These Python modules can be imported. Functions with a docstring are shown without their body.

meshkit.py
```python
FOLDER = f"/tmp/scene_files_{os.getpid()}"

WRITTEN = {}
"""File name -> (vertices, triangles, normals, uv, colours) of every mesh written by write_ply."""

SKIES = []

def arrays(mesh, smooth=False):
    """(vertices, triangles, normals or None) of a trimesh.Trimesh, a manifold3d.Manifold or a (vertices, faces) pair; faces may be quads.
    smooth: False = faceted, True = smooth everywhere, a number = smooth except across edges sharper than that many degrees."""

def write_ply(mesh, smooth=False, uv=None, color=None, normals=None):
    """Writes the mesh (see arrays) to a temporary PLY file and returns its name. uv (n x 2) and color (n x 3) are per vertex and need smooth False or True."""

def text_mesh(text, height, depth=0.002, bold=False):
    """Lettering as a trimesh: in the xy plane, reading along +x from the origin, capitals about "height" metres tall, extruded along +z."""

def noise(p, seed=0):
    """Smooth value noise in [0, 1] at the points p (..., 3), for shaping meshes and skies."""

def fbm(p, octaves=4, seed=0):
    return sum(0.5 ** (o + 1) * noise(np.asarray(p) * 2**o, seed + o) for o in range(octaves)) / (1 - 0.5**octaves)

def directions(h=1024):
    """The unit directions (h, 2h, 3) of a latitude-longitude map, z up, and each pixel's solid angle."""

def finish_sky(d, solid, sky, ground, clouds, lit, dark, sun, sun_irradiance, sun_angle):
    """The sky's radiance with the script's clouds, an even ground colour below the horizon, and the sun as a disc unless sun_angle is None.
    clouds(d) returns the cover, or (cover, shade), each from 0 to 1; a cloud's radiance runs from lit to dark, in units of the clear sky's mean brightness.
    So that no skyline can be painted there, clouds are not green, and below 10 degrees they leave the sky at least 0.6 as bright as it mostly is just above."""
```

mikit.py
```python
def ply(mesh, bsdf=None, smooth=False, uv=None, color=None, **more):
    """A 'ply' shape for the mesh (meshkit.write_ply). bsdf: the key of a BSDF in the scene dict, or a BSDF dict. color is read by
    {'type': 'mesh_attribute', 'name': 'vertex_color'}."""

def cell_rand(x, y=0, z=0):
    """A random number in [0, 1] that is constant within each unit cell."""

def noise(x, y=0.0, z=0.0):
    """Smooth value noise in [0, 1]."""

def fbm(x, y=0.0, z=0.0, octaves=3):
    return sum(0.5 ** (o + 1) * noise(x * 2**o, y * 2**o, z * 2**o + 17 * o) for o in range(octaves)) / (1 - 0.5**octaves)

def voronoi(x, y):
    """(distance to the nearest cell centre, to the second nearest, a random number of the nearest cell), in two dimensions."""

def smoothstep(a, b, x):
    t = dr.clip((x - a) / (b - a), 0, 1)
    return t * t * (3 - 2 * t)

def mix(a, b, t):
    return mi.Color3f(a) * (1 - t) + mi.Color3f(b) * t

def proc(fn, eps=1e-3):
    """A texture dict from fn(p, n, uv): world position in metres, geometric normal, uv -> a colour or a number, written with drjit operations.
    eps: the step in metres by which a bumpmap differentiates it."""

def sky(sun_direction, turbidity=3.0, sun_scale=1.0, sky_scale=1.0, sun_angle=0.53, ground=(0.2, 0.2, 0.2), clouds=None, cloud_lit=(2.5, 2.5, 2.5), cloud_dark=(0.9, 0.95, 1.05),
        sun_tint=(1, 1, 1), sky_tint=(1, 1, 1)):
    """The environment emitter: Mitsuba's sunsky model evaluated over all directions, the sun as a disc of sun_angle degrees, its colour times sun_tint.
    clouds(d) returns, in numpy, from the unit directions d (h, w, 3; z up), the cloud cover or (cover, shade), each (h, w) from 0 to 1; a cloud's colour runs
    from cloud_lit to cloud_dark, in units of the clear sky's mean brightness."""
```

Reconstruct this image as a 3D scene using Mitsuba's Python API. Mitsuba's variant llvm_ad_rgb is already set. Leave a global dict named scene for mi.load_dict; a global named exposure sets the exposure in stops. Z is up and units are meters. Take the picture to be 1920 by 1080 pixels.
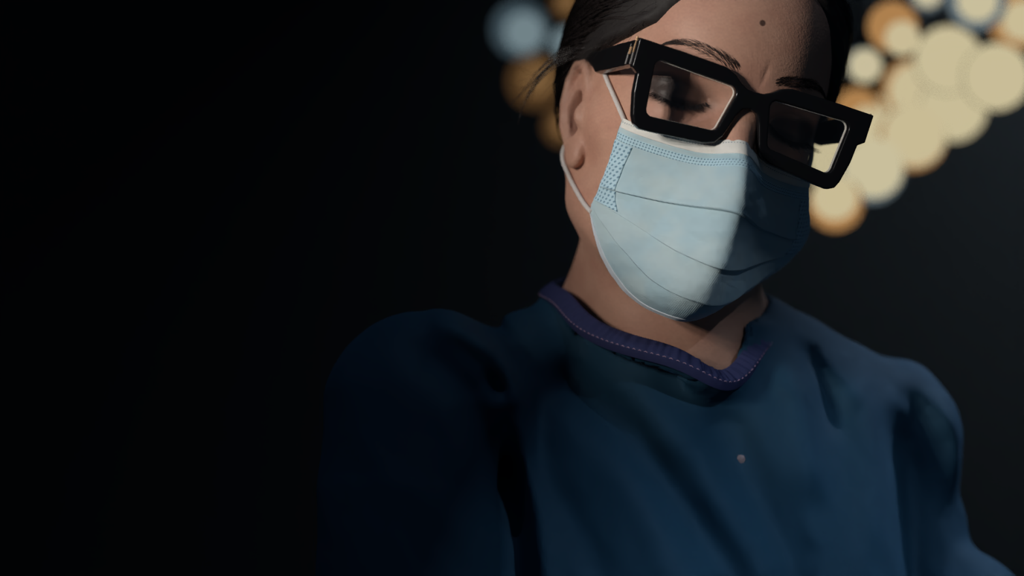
import math, random
import numpy as np, trimesh, mitsuba as mi, drjit as dr, mikit, meshkit
from scipy.interpolate import RectBivariateSpline, CubicSpline
from scipy.spatial.transform import Rotation
T = mi.ScalarTransform4f
scene, labels = {}, {}
rng = np.random.default_rng(7)
random.seed(7)

# ------------------------------------------------------------------ camera, light, exposure
exposure = 0.0
CAM_D = 1.15
scene['camera'] = {'type': 'thinlens', 'fov': 2 * math.degrees(math.atan(960 / 3910.0)), 'fov_axis': 'x',
                   'aperture_radius': 0.0135, 'focus_distance': CAM_D + 0.004, 'near_clip': 0.05, 'far_clip': 50.0,
                   'to_world': T().look_at(origin=[0, -CAM_D, 0], target=[0, 0, 0], up=[0, 0, 1])}
scene['ambient'] = {'type': 'constant', 'radiance': {'type': 'rgb', 'value': [0.011, 0.017, 0.025]}, 'sampling_weight': 2.0}


def spot(name, origin, target, rgb, cutoff, beam):
    scene[name] = {'type': 'spot', 'intensity': {'type': 'rgb', 'value': rgb}, 'cutoff_angle': cutoff, 'beam_width': beam,
                   'to_world': T().look_at(origin=list(origin), target=list(target), up=[0, 0.1, 1])}


# the theatre lamp over her right shoulder: a small ring of bulbs
KEY_AT, KEY_TO = np.array([-0.68, -0.72, 0.31]), np.array([0.170, 0.03, 0.080])
for i in range(6):
    a = i * math.pi / 3
    spot(f'key_bulb_{i}', KEY_AT + [0.06 * math.cos(a), -0.04 * math.cos(a), 0.07 * math.sin(a)], KEY_TO, [0.46, 0.43, 0.392], 10.3, 4)
# the cooler theatre lamp above and behind her other shoulder
spot('back_bulb', [0.95, 0.55, 0.85], [0.27, 0.15, -0.10], [1.5, 2.0, 2.6], 8, 3)
# the lamp over the work below her hands
spot('work_bulb', [0.48, -0.75, 0.50], [0.140, 0.05, -0.250], [1.2, 1.4, 1.65], 11.2, 4)
# a ceiling lamp above the table
spot('ceiling_bulb', [-0.05, -0.45, 1.35], [0.06, 0.1, -0.1], [0.26, 0.32, 0.40], 24, 8)
# a lamp on the ceiling that washes the back wall
spot('wall_bulb', [1.1, 1.30, 1.2], [1.0, 1.9, 0.28], [1.7, 2.2, 2.6], 50, 5)


# ------------------------------------------------------------------ materials
def rgb(*c):
    return {'type': 'rgb', 'value': list(c)}


def mat(name, d):
    scene[name] = d
    return name


def plain(name, color, rough=0.5, spec=0.5, **k):
    return mat(name, {'type': 'twosided', 'bsdf': {'type': 'principled', 'base_color': color if isinstance(color, dict) else rgb(*color), 'roughness': rough, 'specular': spec, **k}})


# ------------------------------------------------------------------ pose of the head (x to her left, y to the back of the head, z up; origin at the root of the nose)
HEAD_R = Rotation.from_euler('ZXY', [15.04, 5.28, 15.74], degrees=True).as_matrix()
HEAD_T = np.array([129.7, -1.7, 99.6])


def H(p):   # head frame (mm) -> world (mm)
    return np.asarray(p, float) @ HEAD_R.T + HEAD_T


def Hinv(p):
    return (np.asarray(p, float) - HEAD_T) @ HEAD_R


# ------------------------------------------------------------------ modelling with distance fields
def smin(a, b, k):
    h = np.clip(0.5 + 0.5 * (b - a) / k, 0, 1)
    return b * (1 - h) + a * h - k * h * (1 - h)


def smax(a, b, k):
    return -smin(-a, -b, k)


def ell(P, c, r, M=None, e=2.0):
    q = P - np.asarray(c, float)
    if M is not None:
        q = q @ M
    r = np.asarray(r, float)
    if e == 2.0:
        k0 = np.linalg.norm(q / r, axis=1)
        k1 = np.linalg.norm(q / r**2, axis=1) + 1e-9
        return np.where(k0 < 1e-6, -r.min(), k0 * (k0 - 1) / k1)
    a = np.abs(q / r)
    k0 = (a**e).sum(1) ** (1 / e) + 1e-9
    g = (a**(e - 1) / r) * (k0 ** (1 - e))[:, None]
    return (k0 - 1) / (np.linalg.norm(g, axis=1) + 1e-9)


def cap(P, a, b, ra, rb=None):
    a, b = np.asarray(a, float), np.asarray(b, float)
    rb = ra if rb is None else rb
    d = b - a
    t = np.clip((P - a) @ d / max(d @ d, 1e-9), 0, 1)
    return np.linalg.norm(P - a - t[:, None] * d, axis=1) - (ra + (rb - ra) * t)


def chain(P, pts, rr):
    out = None
    rr = rr if np.ndim(rr) else [rr] * len(pts)
    for i in range(len(pts) - 1):
        c = cap(P, pts[i], pts[i + 1], rr[i], rr[i + 1])
        out = c if out is None else np.minimum(out, c)
    return out


def poly2(P2, poly):   # signed distance to a closed polygon in the plane
    poly = np.asarray(poly, float)
    d = np.full(len(P2), 1e9)
    s = np.zeros(len(P2), bool)
    for a, b in zip(poly, np.roll(poly, -1, 0)):
        e, w = b - a, P2 - a
        t = np.clip((w @ e) / max(e @ e, 1e-12), 0, 1)
        d = np.minimum(d, ((w - t[:, None] * e) ** 2).sum(1))
        c = (a[1] <= P2[:, 1]) != (b[1] <= P2[:, 1])
        x = a[0] + (P2[:, 1] - a[1]) * e[0] / (e[1] if abs(e[1]) > 1e-12 else 1e-12)
        s ^= c & (P2[:, 0] < x)
    return np.sqrt(d) * np.where(s, -1, 1)


def surface(f, lo, hi, step, block=8, project=2, slack=1.5):
    """The zero surface of f as a mesh (surface nets), f being evaluated only near the surface."""
    lo, hi = np.asarray(lo, float), np.asarray(hi, float)
    nb = np.ceil((hi - lo) / (step * block)).astype(int)
    n = nb * block + 1
    c = np.stack(np.meshgrid(*[(np.arange(k) + 0.5) * block * step for k in nb], indexing='ij'), -1).reshape(-1, 3) + lo
    dc = f(c)
    near = np.abs(dc) < slack * block * step * 0.87
    F = np.repeat(np.repeat(np.repeat(dc.reshape(nb), block, 0), block, 1), block, 2)
    F = np.pad(F, ((0, 1),) * 3, mode='edge').astype(np.float32)
    o = np.stack(np.meshgrid(*[np.arange(block + 1)] * 3, indexing='ij'), -1).reshape(-1, 3)
    bi = np.stack(np.unravel_index(np.nonzero(near)[0], nb), -1)
    flag = np.zeros(n, bool)
    for s in range(0, len(bi), 64):
        I = (bi[s:s + 64, None] * block + o[None]).reshape(-1, 3)
        flag[I[:, 0], I[:, 1], I[:, 2]] = True
    I = np.stack(np.nonzero(flag), -1)
    for s in range(0, len(I), 400000):
        J = I[s:s + 400000]
        F[J[:, 0], J[:, 1], J[:, 2]] = f(J * step + lo)
    for ax in range(3):   # closed at the border of the box
        for e in (0, -1):
            sl = [slice(None)] * 3
            sl[ax] = e
            F[tuple(sl)] = np.maximum(F[tuple(sl)], 0.01)
    S = F < 0
    cnt = sum(S[a:n[0] - 1 + a, b:n[1] - 1 + b, c_:n[2] - 1 + c_].astype(np.int8) for a in (0, 1) for b in (0, 1) for c_ in (0, 1))
    cell = np.stack(np.nonzero((cnt > 0) & (cnt < 8)), -1)
    idx = -np.ones(tuple(n - 1), np.int64)
    idx[cell[:, 0], cell[:, 1], cell[:, 2]] = np.arange(len(cell))
    acc, num = np.zeros((len(cell), 3)), np.zeros(len(cell))
    cor = [(a, b, c_) for a in (0, 1) for b in (0, 1) for c_ in (0, 1)]
    for p in cor:
        for ax in range(3):
            if p[ax]:
                continue
            q = list(p)
            q[ax] = 1
            v0 = F[cell[:, 0] + p[0], cell[:, 1] + p[1], cell[:, 2] + p[2]]
            v1 = F[cell[:, 0] + q[0], cell[:, 1] + q[1], cell[:, 2] + q[2]]
            m = (v0 < 0) != (v1 < 0)
            t = np.where(m, v0 / np.where(m, v0 - v1, 1), 0)
            pos = np.array(p, float)[None] + 0 * acc
            pos[:, ax] += t
            acc += pos * m[:, None]
            num += m
    V = (cell + acc / np.maximum(num, 1)[:, None]) * step + lo
    faces = []
    for ax in range(3):
        u, w = (ax + 1) % 3, (ax + 2) % 3
        a = [slice(None)] * 3
        b = [slice(None)] * 3
        a[ax], b[ax] = slice(0, -1), slice(1, None)
        ch = np.stack(np.nonzero(S[tuple(a)] != S[tuple(b)]), -1)
        ch = ch[(ch[:, u] > 0) & (ch[:, w] > 0) & (ch[:, u] < n[u] - 1) & (ch[:, w] < n[w] - 1)]
        ins = S[ch[:, 0], ch[:, 1], ch[:, 2]]

        def at(du, dw):
            q = ch.copy()
            q[:, u] += du
            q[:, w] += dw
            return idx[q[:, 0], q[:, 1], q[:, 2]]
        Q = np.stack([at(-1, -1), at(0, -1), at(0, 0), at(-1, 0)], -1)
        Q[~ins] = Q[~ins][:, ::-1]
        faces.append(Q[(Q >= 0).all(1)])
    Q = np.vstack(faces)
    for _ in range(project):
        d, g = grad(f, V, step * 0.25)
        mv = -(d / np.maximum((g * g).sum(1), 0.1))[:, None] * g
        l = np.linalg.norm(mv, axis=1, keepdims=True)
        V = V + mv * np.minimum(1, step * 0.6 / np.maximum(l, 1e-9))
    return V, np.vstack([Q[:, [0, 1, 2]], Q[:, [0, 2, 3]]])


def grad(f, V, h):
    d = f(V)
    return d, np.stack([(f(V + h * e) - d) / h for e in np.eye(3)], -1)


def mesh(V, Fc):
    return trimesh.Trimesh(np.asarray(V, float) * 0.001, Fc, process=False)


def put(key, m, bsdf, smooth=True, label=None, category=None, group=None, kind=None, uv=None, color=None, **more):
    base, k = key, 1
    while key in scene:
        key = f'{base}_{k:03d}'
        k += 1
    scene[key] = mikit.ply(m, bsdf, smooth=smooth, uv=uv, color=color, **more)
    tag(key, label, category, group, kind)
    return key


def tag(key, label=None, category=None, group=None, kind=None):
    d = {a: b for a, b in dict(label=label, category=category, group=group, kind=kind).items() if b}
    if d:
        labels[key] = {**labels.get(key, {}), **d}


def tubes(paths, radii, sides=4):
    """Many thin tapering tubes as one mesh; paths: list of (n, 3) arrays, radii: list of (n,) arrays or numbers (mm)."""
    VV, FF, base = [], [], 0
    for p, r in zip(paths, radii):
        p = np.asarray(p, float)
        n = len(p)
        t = np.gradient(p, axis=0)
        t /= np.linalg.norm(t, axis=1, keepdims=True) + 1e-12
        a = np.cross(t, [0.31, 0.2, 0.93])
        a /= np.linalg.norm(a, axis=1, keepdims=True) + 1e-12
        b = np.cross(t, a)
        ang = np.arange(sides) * 2 * np.pi / sides
        v = p[:, None] + np.broadcast_to(r, (n,))[:, None, None] * (np.cos(ang)[None, :, None] * a[:, None] + np.sin(ang)[None, :, None] * b[:, None])
        i, j = np.meshgrid(np.arange(n - 1), np.arange(sides), indexing='ij')
        q = np.stack([i * sides + j, i * sides + (j + 1) % sides, (i + 1) * sides + (j + 1) % sides, (i + 1) * sides + j], -1).reshape(-1, 4)
        caps = [[0, k + 1, k] for k in range(1, sides - 1)] + [[(n - 1) * sides, (n - 1) * sides + k, (n - 1) * sides + k + 1] for k in range(1, sides - 1)]
        VV.append(v.reshape(-1, 3))
        FF.append(np.vstack([q[:, [0, 1, 2]], q[:, [0, 2, 3]], caps]) + base)
        base += n * sides
    return np.vstack(VV), np.vstack(FF)


def curve(pts, n):
    pts = np.asarray(pts, float)
    s = np.r_[0, np.cumsum(np.linalg.norm(np.diff(pts, axis=0), axis=1))]
    return CubicSpline(s, pts)(np.linspace(0, s[-1], n))


# ------------------------------------------------------------------ the room
wall_m = plain('wall_paint', {'type': 'rgb', 'value': [0.055, 0.055, 0.055]}, 0.9, 0.1)
floor_m = plain('floor_vinyl', (0.03, 0.03, 0.035), 0.5, 0.3)


def box(x0, x1, y0, y1, z0, z1):
    m = trimesh.creation.box(extents=[x1 - x0, y1 - y0, z1 - z0])
    m.apply_translation([(x0 + x1) / 2, (y0 + y1) / 2, (z0 + z1) / 2])
    return m


put('wall_back', box(-2.5, 3.0, 1.90, 2.0, -1.45, 1.6), wall_m, False, 'dark unlit back wall of the operating room', None, None, 'structure')
put('ceiling', box(-2.5, 3.0, 0.85, 2.0, 1.6, 1.65), wall_m, False, 'dark ceiling above the back of the room', None, None, 'structure')
put('floor', box(-2.5, 3.0, -1.5, 2.0, -1.5, -1.45), floor_m, False, 'dark floor of the operating room', None, None, 'structure')

# ------------------------------------------------------------------ the person: one continuous skin
NECK_TOP, NECK_LOW = H([0, 88, -55]), np.array([98.0, 104.0, -55.0])
TORSO_M = Rotation.from_euler('z', 20, degrees=True).as_matrix()   # the trunk is turned to her left


def ear_frame(P, s):
    # n out of the head, b to the rear rim, a up
    al, ti = math.radians(10), math.radians(14)
    n = np.array([s * math.cos(al), -math.sin(al), 0])
    b = np.array([s * math.sin(al), math.cos(al), 0])
    a = np.array([0, 0, 1.0])
    a, b = a * math.cos(ti) + b * math.sin(ti), b * math.cos(ti) - a * math.sin(ti)
    q = P - np.array([s * 64.5, 81.0, -24.0])
    return np.stack([q @ b, q @ a, q @ n], -1)   # (back, up, out)


def ear_hollow(P, s):
    L = ear_frame(P, s)
    return np.minimum(ell(L, (2.5, 0, -1), (6.5, 13, 20)), ell(L, (2.5, -9, 3), (4, 6, 9)))


def ear_sdf(P, s):
    L = ear_frame(P, s)
    d = ell(L, (1, 2, 1.0), (14, 28, 5.5))
    rim = [(-8, 6, 4), (-8, 18, 6), (-3, 27, 7), (6, 28, 7), (12, 20, 7), (14, 6, 7), (12, -8, 6), (7, -19, 4)]
    d = smin(d, chain(L, rim, [2.4, 2.8, 3.0, 3.0, 3.0, 2.8, 2.6, 2.2]), 3.5)
    d = smax(d, -ell(L, (2, -3, 8.5), (8.5, 12, 9)), 3.0)
    d = smin(d, chain(L, [(2, 18, 3.5), (8, 12, 4.5), (10, 0, 5), (6, -12, 4)], [2.0, 2.4, 2.6, 2.4]), 2.0)
    d = smin(d, ell(L, (-6.5, -4, 5), (3.5, 7, 5)), 3.0)
    d = smin(d, ell(L, (0, -25, 2), (8, 9, 4.2)), 4.0)
    return d


LASH = {-1: [(-48.5, -5.5), (-42, -7.6), (-34, -8.6), (-26, -6.4), (-18.5, -1.5)]}


def head_only(P):   # head frame, no ears
    P = P - [0, 1.5, 0]
    d = ell(P, (0, 91, 26), (69, 94.5, 90), e=2.2)
    mid = ell(P, (0, 64, -30), (61, 60, 62))
    jaw = ell(P, (0, 54, -76), (49, 52, 36))
    d = smin(d, mid, 22)
    d = smin(d, jaw, 22)
    X = P.copy()
    X[:, 0] = np.abs(X[:, 0])
    d = smin(d, ell(P, (0, 20, -96), (21, 17, 15)), 14)                      # chin
    d = smin(d, cap(X, (30, 26, -30), (55, 58, -26), 13, 10), 16)             # cheekbones
    d = smin(d, cap(X, (47, 76, -72), (26, 26, -94), 13, 11), 16)             # jaw line
    d = smin(d, cap(X, (9, 9, 10), (44, 21, 15), 8, 7), 9)                    # brow ridge
    d = smax(d, -ell(X, (33, 0, -5), (19, 12, 12)), 10)                       # eye sockets
    d = smin(d, cap(P, (0, 9, 4), (0, -9, -36), 7.5, 9), 8)                   # nose
    d = smin(d, cap(P, (0, -9, -36), (0, -9, -42), 9, 10), 5)
    d = smin(d, ell(X, (12, 0, -43), (7, 9, 8)), 6)
    d = smin(d, ell(P, (0, 5, -72), (22, 12, 12)), 9)                         # mouth
    # closed lids over the eyeballs
    eye = ell(X, (32, 22.5, -6), (15.2, 13.2, 13.2))
    d = smin(d, eye, 4.5)
    crease = chain(X, [(19, 9.5, -2), (25, 8.0, 2.0), (33, 7.6, 3.6), (42, 11, 2.2), (49, 17, -3)], 0.9)
    d = smax(d, -crease, 2.2)
    # the frown line between the brows
    d = d + 0.55 * np.exp(-((P[:, 0] - 3.5 - 0.12 * (P[:, 2] - 15)) / 1.3) ** 2 - ((P[:, 2] - 20) / 7.0) ** 2) * (P[:, 1] < 20)
    return d


def lash_line(s=-1, n=40):
    """The edge of the upper lid of the closed eye, in the head frame."""
    p = np.array([(x * (1 if s < 0 else -1), 6.0, z) for x, z in LASH[-1]])
    p = curve(p, n)
    for _ in range(6):
        d, g = grad(head_only, p, 0.1)
        p[:, 1] -= d / np.where(np.abs(g[:, 1]) < 0.2, -0.2, g[:, 1])
    return p


def trunk_sdf(W):   # world
    d = cap(W, NECK_TOP, NECK_LOW, 50, 55)
    # the two neck muscles that run down to the breastbone
    d = smin(d, cap(W, H([-56, 92, -50]), (88, 60, -60), 10, 9), 12)
    d = smin(d, cap(W, H([56, 92, -50]), (116, 66, -60), 10, 9), 12)
    tw = (W - [100, 130, -200]) @ TORSO_M
    d = smin(d, ell(tw, (0, 0, 0), (165, 80, 165)), 30)
    d = smin(d, cap(W, (74, 114, 26), (46, 110, -14), 26, 20), 18)
    return smin(d, cap(W, (108, 120, 20), (142, 122, -26), 26, 20), 18)


def skin_sdf(P):   # head frame
    d = head_only(P)
    X = P.copy()
    W = H(P)
    d = smin(d, trunk_sdf(W), 14)
    near = (np.abs(P[:, 0]) > 52) & (np.abs(P[:, 1] - 90) < 45) & (np.abs(P[:, 2] + 20) < 55)
    if near.any():
        Q = P[near]
        e = np.where(Q[:, 0] < 0, ear_sdf(Q, -1), ear_sdf(Q, 1))
        d[near] = smin(d[near], e, 4.0)
        d[near] = smax(d[near], -np.minimum(ear_hollow(Q, -1), ear_hollow(Q, 1)), 3.0)
    # upper lid edge: a fine step along the lash line
    ny = (np.abs(np.abs(P[:, 0]) - 32) < 22) & (np.abs(P[:, 2] + 8) < 14) & (P[:, 1] < 30) & (P[:, 1] > -8)
    if ny.any():
        Q = P[ny].copy()
        Q[:, 0] = -np.abs(Q[:, 0])
        d[ny] = smax(d[ny], -chain(Q, LL - [0, 0.3, 1.0], 0.7), 1.0)
    return d


LL = lash_line(-1, 12)


# END_GEOM_LIB
def head_coords(p):   # world point (m) -> head frame (mm), for the skin's own markings
    q = [p.x * 1000 - float(HEAD_T[0]), p.y * 1000 - float(HEAD_T[1]), p.z * 1000 - float(HEAD_T[2])]
    return [sum(float(HEAD_R[i, j]) * q[i] for i in range(3)) for j in range(3)]


def skin_color(p, n, uv):
    x, y, z = head_coords(p)
    m = mikit.fbm(x * 0.07, y * 0.07, z * 0.07, 3)
    fine = mikit.noise(x * 0.9, y * 0.9, z * 0.9)
    c = mikit.mix((0.51, 0.288, 0.208), (0.475, 0.252, 0.182), mikit.smoothstep(0.3, 0.7, m))
    c = c * (0.95 + 0.1 * fine)
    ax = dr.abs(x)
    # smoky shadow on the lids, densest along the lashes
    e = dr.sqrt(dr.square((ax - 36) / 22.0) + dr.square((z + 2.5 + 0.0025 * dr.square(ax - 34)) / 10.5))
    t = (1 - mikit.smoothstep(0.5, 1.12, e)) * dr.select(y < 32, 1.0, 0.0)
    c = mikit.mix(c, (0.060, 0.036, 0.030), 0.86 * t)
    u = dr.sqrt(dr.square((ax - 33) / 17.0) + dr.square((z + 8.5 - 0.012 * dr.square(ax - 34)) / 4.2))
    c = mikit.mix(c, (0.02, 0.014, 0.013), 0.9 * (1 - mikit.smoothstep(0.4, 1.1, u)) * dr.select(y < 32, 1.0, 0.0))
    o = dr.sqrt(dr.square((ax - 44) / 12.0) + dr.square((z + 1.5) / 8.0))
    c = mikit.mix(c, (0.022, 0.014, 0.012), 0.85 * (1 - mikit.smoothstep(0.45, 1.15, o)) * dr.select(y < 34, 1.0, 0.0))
    # mole on the forehead
    r = dr.sqrt(dr.square(x + 5.7) + dr.square(z - 46.4))
    return mikit.mix(c, (0.10, 0.055, 0.042), (1 - mikit.smoothstep(1.2, 2.2, r)) * dr.select(y < 30, 1.0, 0.0))


def skin_relief(p, n, uv):
    x, y, z = head_coords(p)
    return mikit.noise(x * 1.1, y * 1.1, z * 1.1) + 0.7 * mikit.noise(x * 2.3, y * 2.3, z * 2.3) + 0.8 * mikit.fbm(x * 0.3, y * 0.3, z * 0.5)


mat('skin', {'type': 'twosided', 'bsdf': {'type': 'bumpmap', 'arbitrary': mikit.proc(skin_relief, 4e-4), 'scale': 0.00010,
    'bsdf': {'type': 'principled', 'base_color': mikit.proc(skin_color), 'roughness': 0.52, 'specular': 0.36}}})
WHO = 'person'
V, Fc = surface(skin_sdf, (-84, -30, -200), (84, 200, 124), 1.5)
tag(WHO, 'person with dark hair looking down in thick black glasses, surgical mask and dark blue gown', 'person')
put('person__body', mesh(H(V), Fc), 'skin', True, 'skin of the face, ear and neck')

# ------------------------------------------------------------------ gown
def seg_profile(P2, pts, w):
    """1 on the course of a fold, falling off sideways over w and towards its two ends."""
    pts = np.asarray(pts, float)
    ln = np.linalg.norm(np.diff(pts, axis=0), axis=1)
    at = np.r_[0, np.cumsum(ln)]
    best, arc = np.full(len(P2), 1e12), np.zeros(len(P2))
    for k in range(len(ln)):
        e, v = pts[k + 1] - pts[k], P2 - pts[k]
        t = np.clip((v @ e) / (e @ e), 0, 1)
        q = ((v - t[:, None] * e) ** 2).sum(1)
        m = q < best
        best, arc = np.where(m, q, best), np.where(m, at[k] + t * ln[k], arc)
    t = np.clip(np.minimum(arc, at[-1] - arc) / min(30.0, 0.45 * at[-1]), 0, 1)
    return np.exp(-best / w**2) * t * t * (3 - 2 * t)


COLLAR = np.array([(27, 114, -0.5), (35, 80, -6.3), (47.0, 52, -19.6), (73, 30, -31.1), (94.6, 24, -38.4), (116, 34, -50),
                   (135.3, 58, -35.5), (148.2, 88, -24.7), (155.0, 118, -15.6), (124.4, 165, -2.7), (60.3, 160, 5.0)])
_c = np.vstack([COLLAR, COLLAR[:1]])
_s = np.r_[0, np.cumsum(np.linalg.norm(np.diff(_c, axis=0), axis=1))]
COLLAR_C = CubicSpline(_s, _c, bc_type='periodic')
COLLAR_L = _s[-1]
COLLAR_P = COLLAR_C(np.linspace(0, COLLAR_L, 49)[:-1])
COLLAR_PL = np.linalg.lstsq(np.c_[COLLAR_P[:, :2], np.ones(len(COLLAR_P))], COLLAR_P[:, 2], rcond=None)[0]
# folds, seen from the front (x, z in mm): (course, half width, height; a negative height is a valley)
FOLDS = [([(-52, -10), (-24, -26), (-5, -38), (5, -67), (9, -104), (16, -150), (24, -230)], 7.5, 9),
         ([(-30, -10), (-19, -17), (-8, -25), (6, -43), (14, -60)], 6.5, -8), ([(-13, -42), (-8, -53), (-4, -66)], 5.5, -6),
         ([(-66, -28), (-49, -37), (-24, -60), (-8, -95), (3, -134), (10, -220)], 11, -9),
         ([(24, -33), (37, -55), (67, -85), (91, -116), (122, -158), (150, -220)], 13, -15),
         ([(45, -36), (73, -55), (88, -82), (108, -106)], 13, 6), ([(113, -49), (118, -73), (134, -110), (158, -155), (170, -220)], 14, -14),
         ([(148, -36), (165, -62), (168, -100), (172, -130)], 10, 7), ([(160, -22), (176, -40), (184, -62), (190, -92)], 8, -9),
         ([(195, -35), (211, -70), (211, -115), (205, -163), (200, -220)], 15, 9), ([(232, -66), (240, -110), (242, -169), (242, -220)], 13, -13),
         ([(232, -58), (244, -70), (254, -94)], 6, -4), ([(256, -56), (271, -92), (270, -134)], 10, 8),
         ([(58, -79), (79, -125), (91, -158), (110, -220)], 14, 6), ([(20, -100), (40, -140), (60, -180)], 10, -4)]


def gown_sdf(P):
    tw = (P - [108, 135, -225]) @ TORSO_M
    d = ell(tw, (0, -12, 0), (150, 112, 225), e=2.2)
    d = smin(d, cap(P, (40, 112, -38), (-10, 84, -52), 34, 32), 16)       # slope to her right shoulder
    d = smin(d, cap(P, (150, 138, -52), (224, 152, -88), 34, 44), 22)     # slope to her left shoulder
    d = smin(d, chain(P, [(-51, 60, -73), (-58, 44, -120), (-62, 0, -330)], [59, 54, 48]), 12)     # her right sleeve
    d = smin(d, chain(P, [(222, 154, -96), (238, 156, -150), (258, 120, -320)], [44, 46, 50]), 20)   # her left sleeve
    d = smin(d, cap(P, (244, 156, -73), (250, 150, -84), 24, 24), 12)
    d = smin(d, cap(P, (276, 130, -203), (300, 30, -262), 42, 42), 12)   # her left forearm, reaching forward
    d = smin(d, chain(P, np.vstack([COLLAR_P, COLLAR_P[:1]]) + [0, 3, -4], 7.5), 14)
    P2 = P[:, [0, 2]]
    d = smin(d, trunk_sdf(P) - 5 + np.maximum(0, P[:, 2] + 22), 6)
    calm = np.clip((chain(P, np.vstack([COLLAR_P, COLLAR_P[:1]]), 0) - 5) / 26, 0, 1)
    for pts, w, a in FOLDS:
        d = d - calm * a * seg_profile(P2, pts, w)
    wr = meshkit.fbm(np.c_[P[:, 0] * 0.030 + P[:, 2] * 0.012, P[:, 1] * 0.02, P[:, 2] * 0.012], 3, 5) - 0.5
    d = d - 7 * wr * calm
    hole = np.maximum(poly2(P[:, :2], COLLAR_P[:, :2]), COLLAR_PL @ [0, 0, 1] - 13 + (P[:, :2] @ COLLAR_PL[:2]) - P[:, 2])
    return smax(d, -hole, 2)


def weave(p, n, uv):
    a, b = p.x * 5200, p.z * 5200
    return dr.sin(a + b) * dr.sin(a - b) + 0.6 * mikit.fbm(p.x * 160, p.y * 160, p.z * 160, 2)


mat('gown_cloth', {'type': 'twosided', 'bsdf': {'type': 'bumpmap', 'arbitrary': mikit.proc(weave, 2e-4), 'scale': 0.00007,
    'bsdf': {'type': 'principled', 'base_color': rgb(0.011, 0.050, 0.093), 'roughness': 0.75, 'specular': 0.25, 'sheen': 0.2}}})
V, Fc = surface(gown_sdf, (-150, -70, -300), (390, 260, 40), 2.6)
put('person__gown', mesh(V, Fc), 'gown_cloth', True, 'dark blue surgical gown with soft folds')

# collar band, its stitching, the snap
n = 420
s = np.linspace(0, COLLAR_L, n, endpoint=False)
C = COLLAR_C(s)
Tn = COLLAR_C(s, 1)
Tn /= np.linalg.norm(Tn, axis=1, keepdims=True)
cen = COLLAR_P[:, :2].mean(0)


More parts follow.
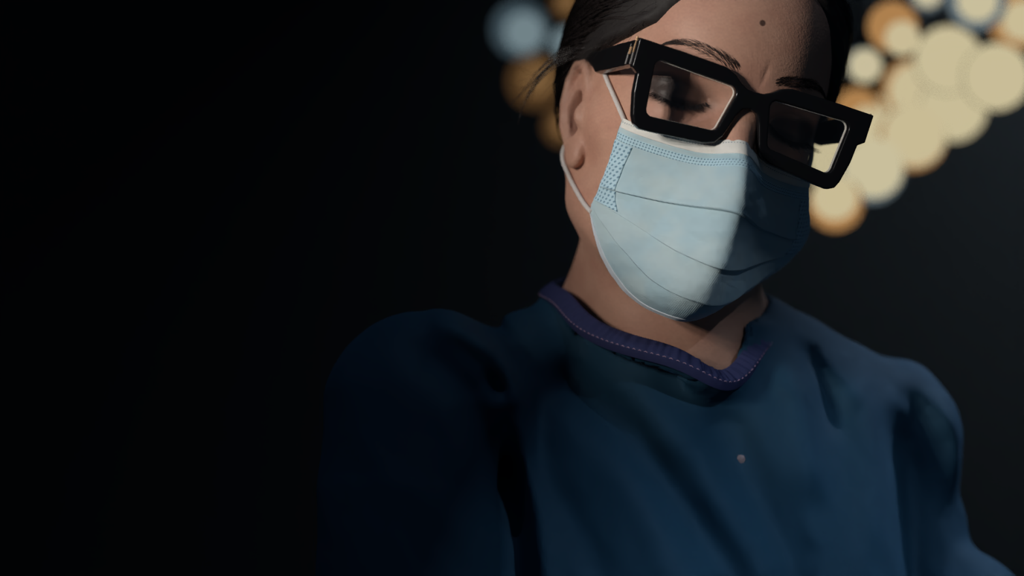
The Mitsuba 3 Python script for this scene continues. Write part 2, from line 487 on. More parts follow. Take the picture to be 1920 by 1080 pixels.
outw = np.cross(Tn, [0, 0, 1.0])
outw *= np.sign((outw[:, :2] * (C[:, :2] - cen)).sum(1))[:, None]
outw = outw + np.array([0, 0, -0.75])
outw -= (outw * Tn).sum(1)[:, None] * Tn
outw /= np.linalg.norm(outw, axis=1, keepdims=True)
Nn = np.cross(outw, Tn)
Nn *= np.sign(Nn[:, 2] - Nn[:, 1] * 0.7)[:, None]
gather = 0.45 * np.sin(s * 1.35 + 2 * np.sin(s * 0.21)) + 0.3 * np.sin(s * 0.61)
prof = [(-1.2, 0), (-0.8, 1.6), (1, 2.3), (5, 2.5), (9, 2.2), (10.6, 1.3), (11.1, -4), (5, -6.0), (0, -4.0)]
ring = np.stack([C + outw * a + Nn * (b + (gather[:, None] if 0 < a < 10 and b > 0 else 0) + 2.4) for a, b in prof], 1)
k = len(prof)
i, j = np.meshgrid(np.arange(n), np.arange(k), indexing='ij')
Q = np.stack([i * k + j, ((i + 1) % n) * k + j, ((i + 1) % n) * k + (j + 1) % k, i * k + (j + 1) % k], -1).reshape(-1, 4)
trim_m = plain('collar_cloth', (0.030, 0.036, 0.105), 0.8, 0.25)
thread_m = plain('thread', (0.36, 0.24, 0.34), 0.7, 0.3)
tri = trimesh.Trimesh(ring.reshape(-1, 3) * 0.001, np.vstack([Q[:, [0, 1, 2]], Q[:, [0, 2, 3]]]), process=False)
trimesh.repair.fix_normals(tri)
put('person__gown__collar_band', tri, trim_m, 50, 'gathered violet-blue neck binding')
st = []
for a in np.arange(2, COLLAR_L - 2, 3.1):
    ii = [int(round(q / COLLAR_L * n)) % n for q in (a, a + 1.0, a + 2.0)]
    st.append(C[ii] + outw[ii] * 10.2 + Nn[ii] * np.array([3.5, 4.3, 3.5])[:, None])
put('person__gown__stitching', mesh(*tubes(st, [0.32] * len(st))), thread_m, True, 'pale pink stitches along the binding', None, None, 'stuff')


def on_gown(x, z):
    y = -100.0
    for _ in range(80):
        y += 0.7 * gown_sdf(np.array([[x, y, z]]))[0]
    return np.array([x, y, z])


sn = trimesh.creation.revolve([(0, 1.6), (1.6, 1.7), (2.2, 1.2), (3.6, 1.0), (4.2, 0.4), (4.2, -1.0), (0, -1.0)], sections=32)
sn.apply_transform(trimesh.geometry.align_vectors([0, 0, 1], [-0.1, -1, 0.1]))
sn.apply_scale(0.62)
sn.apply_translation(on_gown(131.0, -98.0))
sn.apply_scale(0.001)
put('person__gown__snap_button', sn, plain('snap_metal', (0.34, 0.27, 0.28), 0.35, metallic=0.5), 30, 'small pinkish metal snap')

# ------------------------------------------------------------------ eyeglasses (head frame, mm)
HALF = [(0, 8.6), (5, 9.0), (9.5, 11.2), (14, 14.6), (20, 16.6), (45, 17.2), (72, 17.2), (71.6, 1.2), (67.6, -1.5), (66.6, -12), (63.6, -24), (61.5, -28.0), (57.5, -30.0), (50, -29.6), (20, -26.6), (14.5, -24.6),
        (11.0, -20), (6.8, -7), (4.2, -2.6), (0, -1.4)]
OUTER = np.array(HALF + [(-x, z) for x, z in HALF[::-1][1:-1]])
OPEN = [(60, 9.2), (9.6, 7.6), (15.8, -18.4), (56.8, -21.9)]


def rounded(P2, poly, r):
    return poly2(P2, poly) - r


def shrink(poly, r):
    from shapely.geometry import Polygon
    return np.array(Polygon(poly).buffer(-r, join_style=2).exterior.coords)[:-1]


OPEN_S = shrink(OPEN, 4.0)
OUTER_S = OUTER


def bend(x):
    return 1.4 * (x / 60.0) ** 2 - 3.2


def frame_sdf(P):
    P2 = np.stack([np.abs(P[:, 0]), P[:, 2]], -1)
    X2 = P[:, [0, 2]]
    d2 = poly2(X2, OUTER_S)
    d2 = np.maximum(d2, -rounded(P2, OPEN_S, 4.0))
    y = P[:, 1] - bend(P[:, 0])
    q = np.stack([d2 + 0.9, np.abs(y) - 2.9 + 0.9], -1)
    return np.minimum(q.max(1), 0) + np.linalg.norm(np.maximum(q, 0), axis=1) - 0.9


black_m = plain('black_acetate', (0.006, 0.006, 0.007), 0.22, 0.5)
gold_m = plain('gold', (0.95, 0.62, 0.36), 0.42, metallic=0.55)
V, Fc = surface(frame_sdf, (-74, -6, -33), (74, 6, 20), 0.7)
GL = 'eyeglasses'
tag(GL, 'thick black rectangular eyeglasses with gold hinge details on the face', 'eyeglasses')
put('eyeglasses__frame_front', mesh(H(V), Fc), black_m, 35)
TH = {}
for sd in (-1, 1):
    top = [(1.0, 16.6), (30, 14.4), (60, 11.0), (80, 9.5), (100, 3)]
    bot = [(100, -1), (80, 4.5), (66, 1), (58, -2.0), (30, 0.2), (6, 2.0), (1.0, 2.4)]
    tp = np.array(top + bot)

    def temple_sdf(P):
        d2 = poly2(P[:, [1, 2]], tp)
        xc = sd * (69.2 + 0.02 * np.clip(P[:, 1], 0, 70))
        q = np.stack([d2 + 0.8, np.abs(P[:, 0] - xc) - 2.6 + 0.8], -1)
        return np.minimum(q.max(1), 0) + np.linalg.norm(np.maximum(q, 0), axis=1) - 0.8
    V, Fc = surface(temple_sdf, (sd * 68 - 7, -1, -12), (sd * 68 + 7, 116, 20), 0.8)
    tk = put('eyeglasses__temple', mesh(H(V), Fc), black_m, 35)
    # gold hinge line, plaque and rivets set in the acetate
    x = sd * 71.95

    def gbox(y0, y1, z0, z1, x0=-0.5, x1=0.28):
        b = trimesh.creation.box(extents=[abs(x1 - x0), y1 - y0, z1 - z0])
        b.apply_translation([x + sd * (x0 + x1) / 2, (y0 + y1) / 2, (z0 + z1) / 2])
        return b
    parts = [gbox(0.6, 1.5, 9.0, 17.3), gbox(1.5, 2.0, 11, 14)]
    for z in (16.0, 17.4):
        b = trimesh.creation.icosphere(2, 0.75)
        b.apply_translation([x + sd * 0.1, 1.0, z])
        parts.append(b)
    m = trimesh.util.concatenate(parts)
    m.vertices = H(m.vertices) * 0.001
    put(tk + '__hinge_line', m, gold_m, 30, 'gold hinge line')
    m = trimesh.util.concatenate([gbox(5.6, 8.0, z, z + 0.75, -0.5, 0.5) for z in (8.2, 9.2, 10.2, 11.2)] + [gbox(5.8, 7.8, 8.0, 12.2)])
    m.vertices = H(m.vertices) * 0.001
    put(tk + '__hinge_plaque', m, gold_m, False, 'ribbed gold plaque')
    m = trimesh.util.concatenate([gbox(0.8, 1.15, 2.4, 9.0), gbox(8.8, 9.1, 2.4, 9.4), gbox(7.6, 7.8, 2.4, 7.6), gbox(8.2, 8.4, 12.4, 13.8)])
    m.vertices = H(m.vertices) * 0.001
    put(tk + '__hinge_wire', m, plain('hinge_steel', (0.75, 0.72, 0.70), 0.4, metallic=0.6), False, 'thin steel lines of the hinge')
    # lens and its bright ground edge
    from shapely.geometry import Polygon
    lp = Polygon(OPEN_S).buffer(4.4, quad_segs=8)
    ring_o = Polygon(OPEN_S).buffer(4.15, quad_segs=10)
    pts = np.array(ring_o.exterior.coords)[:-1] * [sd, 1]
    lm = trimesh.creation.extrude_polygon(lp, 0.01, engine='earcut')
    v2, f2 = trimesh.creation.triangulate_polygon(lp, engine='earcut')
    v3 = np.c_[v2[:, 0] * sd, bend(v2[:, 0]) + 0.2, v2[:, 1]]
    scene['clear_lens'] = {'type': 'thindielectric', 'int_ior': 1.45}
    lk = put('eyeglasses__lens', mesh(H(v3), f2), 'clear_lens', False, 'clear lens')
    nn = len(pts)
    inner = np.array([(px, pz) for px, pz in np.array(Polygon(OPEN_S).buffer(3.8, quad_segs=10).exterior.coords)[:-1] * [sd, 1]])
    nn = min(len(pts), len(inner))
    pts, inner = pts[:nn], inner[:nn]
    rr = np.stack([np.c_[a[:, 0], bend(a[:, 0]) + dy, a[:, 1]] for a, dy in ((pts, 0.4), (inner, 0.4), (inner, 2.8), (pts, 2.8))], 1)
    i, j = np.meshgrid(np.arange(nn), np.arange(4), indexing='ij')
    Q = np.stack([i * 4 + j, ((i + 1) % nn) * 4 + j, ((i + 1) % nn) * 4 + (j + 1) % 4, i * 4 + (j + 1) % 4], -1).reshape(-1, 4)
    tri = trimesh.Trimesh(H(rr.reshape(-1, 3)) * 0.001, np.vstack([Q[:, [0, 1, 2]], Q[:, [0, 2, 3]]]), process=False)
    trimesh.repair.fix_normals(tri)
    put(lk + '__ground_edge', tri, plain('lens_edge', (0.72, 0.70, 0.64), 0.15, 0.8), 30, 'pale ground rim of the lens')

# ------------------------------------------------------------------ face mask (head frame, mm): right half measured, left half mirrored
VR = np.array([0, 0.18, 0.36, 0.55, 0.75, 1.0])
UC = np.array([-1, -0.75, -0.5, -0.25, 0.0])
MASK = np.array([
    [(-58.5, 29.5, -24.1), (-46.5, 14.0, -26.4), (-29.0, 3.6, -26.4), (-12.6, 0.2, -23.5), (0, -9.0, -19.6)],
    [(-57.2, 33.5, -40.8), (-49.1, 22.0, -42.7), (-32.3, 9.0, -43.4), (-15.1, -9.0, -42.1), (0, -24.0, -38.3)],
    [(-54.8, 43.5, -63.9), (-48.7, 27.0, -64.4), (-32.0, 10.0, -63.6), (-18.0, -12.0, -61.9), (0, -30.0, -59.3)],
    [(-55.7, 46.0, -72.2), (-44.2, 24.0, -76.9), (-29.7, 9.0, -82.5), (-16.8, -10.0, -87.5), (0, -26.0, -89.9)],
    [(-55.4, 47.0, -75.3), (-41.5, 23.0, -91.5), (-29.6, 11.0, -101.0), (-18.4, -3.0, -107.5), (0, -15.0, -109.4)],
    [(-54.8, 48.0, -78.3), (-44.6, 39.0, -98.3), (-29.6, 34.0, -112.4), (-14.0, 22.0, -120.2), (0, 10.0, -122.0)]])
# the other half stands off the cheek
FAR = np.array([
    [(12.6, 1, -23.5), (29, 6, -26.4), (47.5, 15, -26.4), (59.9, 28, -24.5)],
    [(16, -9, -42), (34, 8, -43.4), (54, 20, -42), (65, 33, -37)],
    [(19, -12, -61.9), (37, 9, -62), (58, 24, -61), (73, 40, -52)],
    [(18, -10, -86.5), (35, 10, -80), (55, 26, -72), (72.5, 44, -65)],
    [(19, -2, -106), (33, 12, -97), (52, 28, -83), (71, 46, -69)],
    [(15, 22, -118.5), (32, 33, -107), (52, 39, -90), (69.5, 47, -72)]])
GRID = np.concatenate([MASK, FAR], 1)
UU = np.r_[UC, -UC[:-1][::-1]]
SPL = [RectBivariateSpline(VR, UU, GRID[:, :, k], kx=2, ky=3, s=0) for k in range(3)]
PLEATS = [0.36, 0.55, 0.75]


def mask_at(u, v, raw=False):
    u, v = np.asarray(u, float), np.asarray(v, float)
    P = np.stack([s_.ev(v, u) for s_ in SPL], -1)
    a = np.stack([s_.ev(v, u, dx=1) for s_ in SPL], -1)
    b = np.stack([s_.ev(v, u, dy=1) for s_ in SPL], -1)
    N = np.cross(a, b)
    N /= np.linalg.norm(N, axis=-1, keepdims=True) + 1e-9
    N = np.where(((P - [0, 60, -70]) * N).sum(-1, keepdims=True) < 0, -N, N)
    if raw:
        return P, N
    amp = 0.25 + 2.0 * (1 - np.abs(u) ** 3)
    off = np.zeros_like(u)
    lo = 0.16
    for p in PLEATS + [1.08]:
        m = (v > lo) & (v <= p)
        off = np.where(m, ((v - lo) / (p - lo)) ** 1.4, off)
        lo = p
    # a shallow fold in the lowest panel, and soft creases
    wr = meshkit.fbm(np.stack([P[..., 0] * 0.035 + 3, P[..., 1] * 0.02, P[..., 2] * 0.07], -1), 3, 11) - 0.5
    wr2 = meshkit.fbm(np.stack([P[..., 0] * 0.11 + P[..., 2] * 0.06, P[..., 1] * 0.03, P[..., 2] * 0.08], -1), 3, 23) - 0.5
    return P + N * (off * amp + 2.8 * wr + 1.3 * wr2)[..., None], N


def sheet(us, vs, lift=0.0, thick=0.7, bow=None):
    """A closed thin sheet over a patch of the mask."""
    U, Vv = np.meshgrid(us, vs)
    P, N = mask_at(U, Vv)
    lf = lift + (bow(U, Vv) if bow else 0)
    A = P + N * (np.asarray(lf)[..., None] if np.ndim(lf) else lf)
    B = P - N * (thick - lift)
    nv, nu = U.shape
    idx = np.arange(nv * nu).reshape(nv, nu)
    q = np.stack([idx[:-1, :-1], idx[:-1, 1:], idx[1:, 1:], idx[1:, :-1]], -1).reshape(-1, 4)
    rim = np.r_[idx[0, :-1], idx[:-1, -1], idx[-1, :0:-1], idx[:0:-1, 0]]
    r2 = np.roll(rim, -1)
    o = nv * nu
    V = np.vstack([A.reshape(-1, 3), B.reshape(-1, 3)])
    Qs = np.vstack([q, q[:, ::-1] + o, np.stack([rim, rim + o, r2 + o, r2], -1)])
    a0, b0 = P[0, 1] - P[0, 0], P[1, 0] - P[0, 0]
    if (np.cross(a0, b0) * N[0, 0]).sum() < 0:
        Qs = Qs[:, ::-1]
    # millimetres across and along, for the embossing
    du = np.r_[np.zeros((1, nv)), np.cumsum(np.linalg.norm(np.diff(P, axis=1), axis=-1), 1).T].T
    dv = np.r_[np.zeros((1, nu)), np.cumsum(np.linalg.norm(np.diff(P, axis=0), axis=-1), 0)]
    uv = np.stack([du, dv], -1).reshape(-1, 2)
    return H(V), np.vstack([Qs[:, [0, 1, 2]], Qs[:, [0, 2, 3]]]), np.vstack([uv, uv])


vs = []
lo = 0.0
for p in PLEATS + [1.0]:
    vs += list(np.linspace(lo + 0.0006, p, 44))
    lo = p
us = np.linspace(-1, 1, 181)
MK = 'face_mask'
tag(MK, 'light blue pleated surgical face mask over nose, mouth and chin', 'face mask')


def cloth_weave(p, n, uv):
    a, b = p.x * 4300, p.z * 4300
    return dr.sin(a + b * 0.2) * dr.sin(b - a * 0.2) * 0.8 + mikit.fbm(p.x * 300, p.y * 300, p.z * 300, 2)


def cloth_tint(p, n, uv):
    f = mikit.fbm(p.x * 60, p.y * 60, p.z * 60, 3)
    return mikit.mix((0.405, 0.57, 0.64), (0.46, 0.595, 0.635), mikit.smoothstep(0.3, 0.7, f))


def dots(u, v, pu, pv, r):   # 1 inside a weld point of the grid
    a = (u / pu - dr.floor(u / pu) - 0.5) * pu
    b = (v / pv - dr.floor(v / pv) - 0.5) * pv
    return 1 - mikit.smoothstep(r * 0.7, r * 1.15, dr.sqrt(a * a + b * b))


def band_dots(p, n, uv):
    return dots(uv.x + 0.3 * uv.y, uv.y, 3.0, 2.5, 0.8)


def band_tint(p, n, uv):
    return mikit.mix((0.46, 0.65, 0.74), (0.16, 0.29, 0.40), band_dots(p, n, uv))


def seam_dots(p, n, uv):
    return dots(uv.x, uv.y, 1.9, 1.7, 0.52)


def seam_tint(p, n, uv):
    return mikit.mix((0.45, 0.65, 0.74), (0.15, 0.27, 0.37), seam_dots(p, n, uv))


def edge_dots(p, n, uv):
    return dots(uv.x, uv.y - 1.0, 1.6, 2.2, 0.45) * dr.select((uv.y > 1.0) & (uv.y < 3.2), 1.0, 0.0)


def edge_tint(p, n, uv):
    return mikit.mix((0.74, 0.74, 0.70), (0.30, 0.36, 0.40), edge_dots(p, n, uv))


def cloth(name, tint, relief, scale, eps=2e-4, uvs=False):
    return mat(name, {'type': 'twosided', 'bsdf': {'type': 'bumpmap', 'arbitrary': mikit.proc(relief, eps), 'scale': scale,
        'bsdf': {'type': 'principled', 'base_color': mikit.proc(tint), 'roughness': 0.7, 'specular': 0.3, 'sheen': 0.2}}})


cloth('mask_cloth', cloth_tint, cloth_weave, 0.00010)
plain_uv = lambda name, tint: mat(name, {'type': 'twosided', 'bsdf': {'type': 'principled', 'base_color': mikit.proc(tint), 'roughness': 0.7, 'specular': 0.3}})
plain_uv('mask_band', band_tint)
plain_uv('mask_seam', seam_tint)
plain_uv('mask_edge', edge_tint)
V, Fc, uv = sheet(us, np.array(vs))
put('face_mask__pleated_cloth', mesh(V, Fc), 'mask_cloth', True, 'light blue pleated cloth with three folds')
V, Fc, uv = sheet(np.linspace(-0.985, 0.985, 161), np.linspace(-0.004, 0.070, 14), 0.35, 0.6)
put('face_mask__top_edge', mesh(V, Fc), 'mask_edge', True, 'white upper edge with a row of stitched points', uv=uv)
V, Fc, uv = sheet(np.linspace(-0.985, 0.985, 161), np.linspace(0.098, 0.140, 8), 0.16, 0.4)
put('face_mask__weld_seam', mesh(V, Fc), 'mask_seam', True, 'double row of embossed points below the upper edge', uv=uv)
for sd in (-1, 1):
    ue = np.linspace(-1.006, -0.77, 20) if sd < 0 else np.linspace(0.77, 1.006, 20)
    V, Fc, uv = sheet(ue, np.linspace(0.145, 0.53, 60), 0.45, 0.9)
    put('face_mask__side_band', mesh(V, Fc), 'mask_band', True, 'embossed blue side band', uv=uv)
V, Fc, uv = sheet(np.linspace(-1.0, 1.0, 161), np.linspace(0.962, 1.004, 8), 0.4, 0.9)
put('face_mask__lower_edge', mesh(V, Fc), plain('mask_hem', (0.60, 0.66, 0.72), 0.75, 0.3), True, 'pale lower hem')

elastic = plain('white_elastic', (0.62, 0.58, 0.56), 0.8, 0.3)


def push_out(p, r):
    for _ in range(6):
        d, g = grad(skin_sdf, p, 0.3)
        g /= np.linalg.norm(g, axis=1, keepdims=True) + 1e-9
        p = p + g * np.clip(r - d, 0, 6)[:, None]
    return p


for sd in (-1, 1):
    a = np.array([(-56.5, 29.5, -25.5), (-60, 44, -13), (-63, 58, -2), (-64, 72, 7), (-66, 88, 8), (-67, 99, 0), (-66, 100, -20), (-65, 96, -40), (-64, 88, -55), (-61, 72, -66), (-57, 56, -75), (-54.5, 46, -79)]) * [-sd, 1, 1]
    if sd > 0:
        a[0], a[-2], a[-1] = (60, 29, -26), (69, 57, -70), (69, 48, -72)
    q = curve(a, 90)
    q = push_out(q, 1.3)
    for _ in range(3):
        q[1:-1] = 0.5 * q[1:-1] + 0.25 * (q[2:] + q[:-2])
    put('face_mask__ear_loop', mesh(*tubes([H(q)], [1.35], 10)), elastic, True, 'white elastic ear loop')

# ------------------------------------------------------------------ hair, brows, lashes
hair_m = plain('dark_hair', (0.020, 0.017, 0.017), 0.65, 0.3)
strand_m = plain('hair_strand', (0.026, 0.020, 0.019), 0.32, 0.6)
YH = (np.array([-70, -30, 0, 10, 22, 32, 50, 70, 82, 120]), np.array([118, 104, 88, 74, 46, 30, 20, 14, 8, -40]))


def hair_sdf(P):
    d = head_only(P) - np.interp(P[:, 1], [20, 60], [4, 7])
    n = meshkit.fbm(np.stack([P[:, 0] * 0.05, P[:, 1] * 0.02 + P[:, 2] * 0.03, P[:, 2] * 0.12 + P[:, 1] * 0.10], -1), 3, 3) - 0.5
    d = d - 6 * n
    f = np.interp(P[:, 2], *YH) - P[:, 1]
    d = smax(d, f * 0.75, 7)
    nr = (P[:, 2] < -7) & (P[:, 1] < 125) & (P[:, 2] > -70)
    if nr.any():
        Q = P[nr] * np.where(P[nr][:, :1] < 0, 1, [[-1, 1, 1]])
        d[nr] = smax(d[nr], -(ear_sdf(Q, -1) - 2), 3)
    bun = ell(P, (0, 190, -2), (34, 28, 34))
    return smin(d, bun - 3 * n, 12)


V, Fc = surface(hair_sdf, (-92, -10, -95), (92, 228, 138), 2.4)
put('person__hair', mesh(H(V), Fc), hair_m, True, 'dark hair swept back from the forehead')
paths, rad = [], []
for sd in (-1, 1):
    qq, hh = [], []
    for kk in range(900):
        z0 = rng.uniform(6, 84)
        y0 = np.interp(z0, *YH) - rng.uniform(-16, 3.0)
        x0 = 66 if z0 < 75 else rng.uniform(20, 66)
        end = np.array([-73 + rng.normal(0, 3), 100 + rng.uniform(-8, 40), 10 - 12 * rng.uniform(0, 1) + 0.42 * z0])
        st = np.array([-x0, y0, z0])
        midp = (st + end) / 2 + [-6, -6, 7 + rng.normal(0, 2)]
        q = curve([st, midp, end, end + [22, 48, -14 + rng.normal(0, 5)]], 16)
        hh.append(1.0 + rng.uniform(4, 12) * np.sin(np.linspace(0.12, 2.6, 16)))
        qq.append(q)
        rad.append(np.linspace(0.22, 0.32, 16) * rng.uniform(0.7, 1.5))
    q, h = np.vstack(qq), np.concatenate(hh)
    for _ in range(4):
        d, g = grad(skin_sdf, q, 0.4)
        g /= np.linalg.norm(g, axis=1, keepdims=True) + 1e-9
        q = q + g * np.clip(h - d, -20, 20)[:, None]
    paths += [H(a * [-sd, 1, 1] if sd > 0 else a) for a in q.reshape(-1, 16, 3)]
    for kk in range(170):   # flyaways against the lamps
        z0 = rng.uniform(4, 70)
        y0 = np.interp(z0, *YH) + rng.uniform(0, 30)
        st = np.array([[-64.0, y0, z0]])
        q0 = st + [[0, 0, 0]]
        for _ in range(4):
            d, g = grad(head_only, q0, 0.4)
            q0 = q0 + g * (4 - d)[:, None]
        q0 = q0[0]
        dirn = np.array([-0.6 + rng.normal(0, 0.25), 0.75, -0.5 + rng.normal(0, 0.35)])
        L = rng.uniform(8, 26)
        tt = np.linspace(0, 1, 8)[:, None]
        q = q0 + dirn * L * tt + np.array([0.35, 0.3, -0.35]) * L * tt**2
        paths.append(H(q * [-sd, 1, 1] if sd > 0 else q))
        rad.append(np.linspace(0.10, 0.04, 8))
for kk in range(34):   # the loose lock beside the ear
    r = rng.normal(0, 1, 3)
    q = curve(np.array([(-62, 70, 30), (-74, 90, 13), (-86, 100, 1), (-93, 104, -12), (-97 + 3 * r[0], 106, -24 + 6 * r[1])]) + r * [1.0, 2.0, 2.4] * np.linspace(1.0, 1.3, 5)[:, None], 16)
    paths.append(H(q))
    rad.append(np.linspace(0.26, 0.08, 16))
put('person__hair__strands', mesh(*tubes(paths, rad, 3)), strand_m, True, 'loose dark strands over the temples and beside the ear', None, None, 'stuff')

brow_m = plain('brow_hair', (0.030, 0.020, 0.018), 0.5, 0.3)
for sd in (-1, 1):
    bc = curve([(-11, -2, 17.6), (-20, 0, 20.5), (-31, 3, 23.0), (-43, 11, 24.5), (-53, 18, 21.0)], 60)
    paths, rad = [], []
    for kk in range(330):
        t = rng.uniform(0, 1) ** 0.9
        i = int(t * 58)
        w = np.interp(t, [0, 0.15, 0.6, 1], [2.0, 3.1, 2.5, 0.7])
        root = bc[i] + [0, 0, rng.uniform(-w, w)]
        tg = bc[i + 1] - bc[i]
        tg /= np.linalg.norm(tg)
        up = np.array([0, 0, 1.0]) * np.interp(t, [0, 0.4, 1], [0.55, 0.4, 0.1]) * (1 if rng.uniform() > 0.25 or t < 0.2 else -0.4)
        L = rng.uniform(3.5, 6.5)
        q = root + (tg + up) * np.linspace(0, L, 7)[:, None] + np.array([0, 0, -0.25]) * (np.linspace(0, 1, 7) ** 2)[:, None] * L
        hgt = 0.12 + 0.5 * np.sin(np.linspace(0, 2.6, 7))
        for _ in range(4):
            d, g = grad(head_only, q, 0.3)
            g /= np.linalg.norm(g, axis=1, keepdims=True) + 1e-9
            q = q + g * (hgt - d)[:, None]
        paths.append(H(q * [-sd, 1, 1] if sd > 0 else q))
        rad.append(np.linspace(0.11, 0.03, 7))
    put('person__eyebrow', mesh(*tubes(paths, rad, 3)), brow_m, True, 'dark arched eyebrow')
    base = lash_line(-1, 60)
    paths, rad = [], []
    for kk in range(170):
        t = rng.uniform(0.0, 1.0)
        i = int(t * 58)
        out = np.array([np.interp(t, [0, 0.5, 1], [-0.75, -0.15, 0.25]) + rng.normal(0, 0.08), -0.6, -0.75 + rng.normal(0, 0.08)])
        L = np.interp(t, [0, 0.3, 1], [9.5, 9.0, 5.0]) * rng.uniform(0.75, 1.1)
        tt = np.linspace(0, 1, 8)[:, None]
        q = base[i] + [0, 0.2, -0.6] + out * L * tt + np.array([0, -0.1, 0.32]) * L * tt**2
        paths.append(H(q * [-sd, 1, 1] if sd > 0 else q))
        rad.append(np.linspace(0.15, 0.04, 8))
    put('person__eyelashes', mesh(*tubes(paths, rad, 3)), hair_m, True, 'long dark lashes of the lowered lid', None, None, 'stuff')

# ------------------------------------------------------------------ the lamps behind the person
housing_m = plain('lamp_housing', (0.05, 0.05, 0.05), 0.6, 0.2)
GLOW = {'cream': ((0.56, 0.485, 0.295), (0.585, 0.51, 0.31)), 'amber': ((0.42, 0.215, 0.075), (0.585, 0.50, 0.30)),
        'white': ((0.13, 0.17, 0.19), (0.585, 0.52, 0.33)), 'ice': ((0.045, 0.070, 0.085), (0.165, 0.225, 0.245)), 'dusk': ((0.080, 0.040, 0.014), (0.185, 0.100, 0.038))}
RIGHT = [
    (312, 560, 214, 21.0, 'amber', 7.4, -9.6, 14.0, 'amber lamp with a small bright bulb low in it, nearest the top of the hair'),
    (295, 600, 187, 14.8, 'white', 0.9, -0.9, 13.9, 'small cream lamp half hidden behind the edge of the hair'),
    (374, 640, 196, 29.3, 'cream', 0.0, 0.0, 27.9, 'large cream lamp at the top of the big bright ones'),
    (406, 600, 177, 28.6, 'cream', 0.0, 0.0, 27.7, 'large cream lamp at the right edge of the picture'),
    (387, 680, 158, 30.0, 'cream', 0.0, 0.0, 28.5, 'large cream lamp below and between the two topmost big ones'),
    (359, 720, 178, 27.7, 'amber', 3.5, -1.8, 25.2, 'large lamp with an amber left rim, left of the topmost big cream one'),
    (344, 640, 129, 28.8, 'amber', 1.0, 2.4, 26.8, 'large lamp with an amber lower rim, right of the glasses'),
    (302, 600, 98, 27.3, 'white', 0.9, 2.7, 25.1, 'large cream lamp with a blue lower rim, below the corner of the glasses'),
    (265, 560, 69, 22.7, 'amber', -0.8, 5.2, 18.6, 'lowest lamp, amber below, beside the mask under the glasses'),
    (306, 700, 157, 20.8, 'amber', 9.0, -10.4, 14.2, 'amber lamp just above the corner of the glasses beside the hair'),
    (381, 560, 235, 24.5, 'white', 0.0, 0.0, 16.6, 'cream lamp in a blue ring cut by the top edge of the picture'),
    (444, 680, 235, 26.2, 'amber', 2.8, -0.9, 17.8, 'amber-ringed lamp in the top right corner'),
    (356, 640, 253, 15.6, 'white', 0.0, 0.0, 11.9, 'small pale lamp just cut off by the top edge'),
    (332, 760, 147, 27.4, 'cream', 0.0, 0.0, 25.9, 'large cream lamp behind the others, right of the corner of the glasses'),
    (305, 800, 120, 29.9, 'cream', 0.0, 0.0, 27.9, 'large cream lamp seen through and behind the far end of the glasses')]
LEFT = [
    (8, 900, 254, 28.3, 'ice', 4.0, -3.0, 19.0, 'large pale blue lamp at the upper left of the head'),
    (52, 860, 236, 16.5, 'ice', 0.0, 0.0, 13.4, 'small pale blue lamp touching the dark hair'),
    (23, 900, 203, 27.3, 'dusk', 2.6, 2.1, 15.7, 'large dim orange lamp behind the loose lock of hair'),
    (49, 860, 156, 19.5, 'dusk', 1.5, 1.0, 11.3, 'small dim orange lamp beside the ear'),
    (55, 940, 285, 16.0, 'dusk', 0.0, 1.1, 9.6, 'dim brown lamp at the top edge left of the hair')]


def facing(prof, cx, y, cz, n=40):   # a lathe about the axis that faces the room
    m = trimesh.creation.revolve(prof, sections=n)
    m.apply_transform(trimesh.transformations.rotation_matrix(math.pi / 2, [1, 0, 0]))   # +z -> -y
    m.apply_translation([cx, y, cz])
    return m


def glow(c):
    return {'type': 'area', 'radiance': rgb(*c), 'sampling_weight': 0.02}


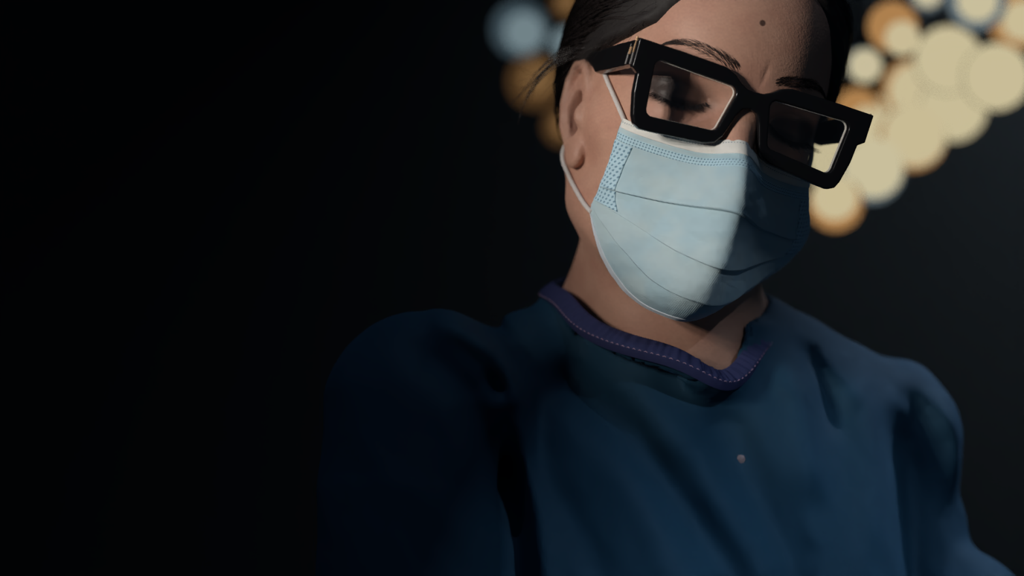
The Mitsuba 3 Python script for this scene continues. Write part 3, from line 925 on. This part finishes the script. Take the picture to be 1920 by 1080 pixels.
for rows, grp, ry in ((RIGHT, 'round lamps glowing right of the head', 1000), (LEFT, 'round lamps glowing left of the head', 1100)):
    ends = []
    for (x, y, z, r, kind, bx, bz, br, say) in rows:
        k, q = 'round_lamp', 1
        while k in labels:
            k = f'round_lamp_{q:03d}'
            q += 1
        tag(k, say, 'lamp', grp)
        m = facing([(0, -12), (r * 0.4, -11), (r * 0.75, -7), (r + 0.2, 0), (r + 0.2, 1.6), (r - 0.4, 1.6), (r - 0.6, -3), (0, -3)], x, y, z)
        best = None
        for rad_ in (0.0, 0.4, 0.7):
            for ang in np.arange(0, 6.28, 0.26):
                for far in (0, 25, 50, 80, 120):
                    for fa in np.arange(0, 6.28, 0.4):
                        a0 = np.array([x + rad_ * r * math.cos(ang), z + rad_ * r * math.sin(ang)])
                        a1 = np.array([x + far * math.cos(fa), z + far * math.sin(fa)])
                        ok = all(np.hypot(*(a0 + (a1 - a0) * (Y - y) / (ry - y) - [X, Z])) > R_ + 4 for X, Yc, Z, R_, *_ in rows if Yc > y for Y in (Yc - 8, Yc + 14))
                        c_ = far + 20 * rad_
                        if ok and (best is None or c_ < best[0]):
                            best = (c_, a0, a1)
            if best:
                break
        _, a0, a1 = best
        st = trimesh.Trimesh(*tubes([np.array([[a0[0], y + 5, a0[1]], [(a0[0] + a1[0]) / 2, (y + 5 + ry) / 2, (a0[1] + a1[1]) / 2], [a1[0], ry, a1[1]]])], [2.5], 8))
        ends.append(a1)
        m = trimesh.util.concatenate([m, st])
        m.apply_scale(0.001)
        put(k + '__housing', m, housing_m, 30)
        a = facing([(r - 0.5, -2.8), (r - 0.5, 1.9), (r - 0.9, 2.3), (r * 0.6, 2.5), (0, 2.6)], x, y, z)
        a.apply_scale(0.001)
        put(k + '__diffuser', a, housing_m, 30, emitter=glow(GLOW[kind][0]))
        b = facing([(br, 2.7), (br, 3.9), (br - 0.5, 4.3), (br * 0.6, 4.5), (0, 4.6)], x + bx, y, z + bz)
        b.apply_scale(0.001)
        put(k + '__bulb', b, housing_m, 30, emitter=glow(GLOW[kind][1]))
    pts = sorted([tuple(e) for e in ends], key=lambda t: (t[0] - t[1] * 0.3))
    pp = np.array([(x, ry, z) for x, z in pts], float)
    segs = [np.array([pp[i], (pp[i] + pp[i + 1]) / 2, pp[i + 1]]) for i in range(len(pp) - 1)]
    c = pp.mean(0)
    top = pp[np.argmax(pp[:, 2])]
    segs.append(np.array([top, [top[0], ry, (top[2] + 1600) / 2], [top[0], ry, 1605]]))
    put('lamp_rail', mesh(*tubes(segs, [6.0] * len(segs), 8)), housing_m, 40, 'dark rail that carries the lamps ' + ('right' if ry == 1000 else 'left') + ' of the head', 'lamp rail')
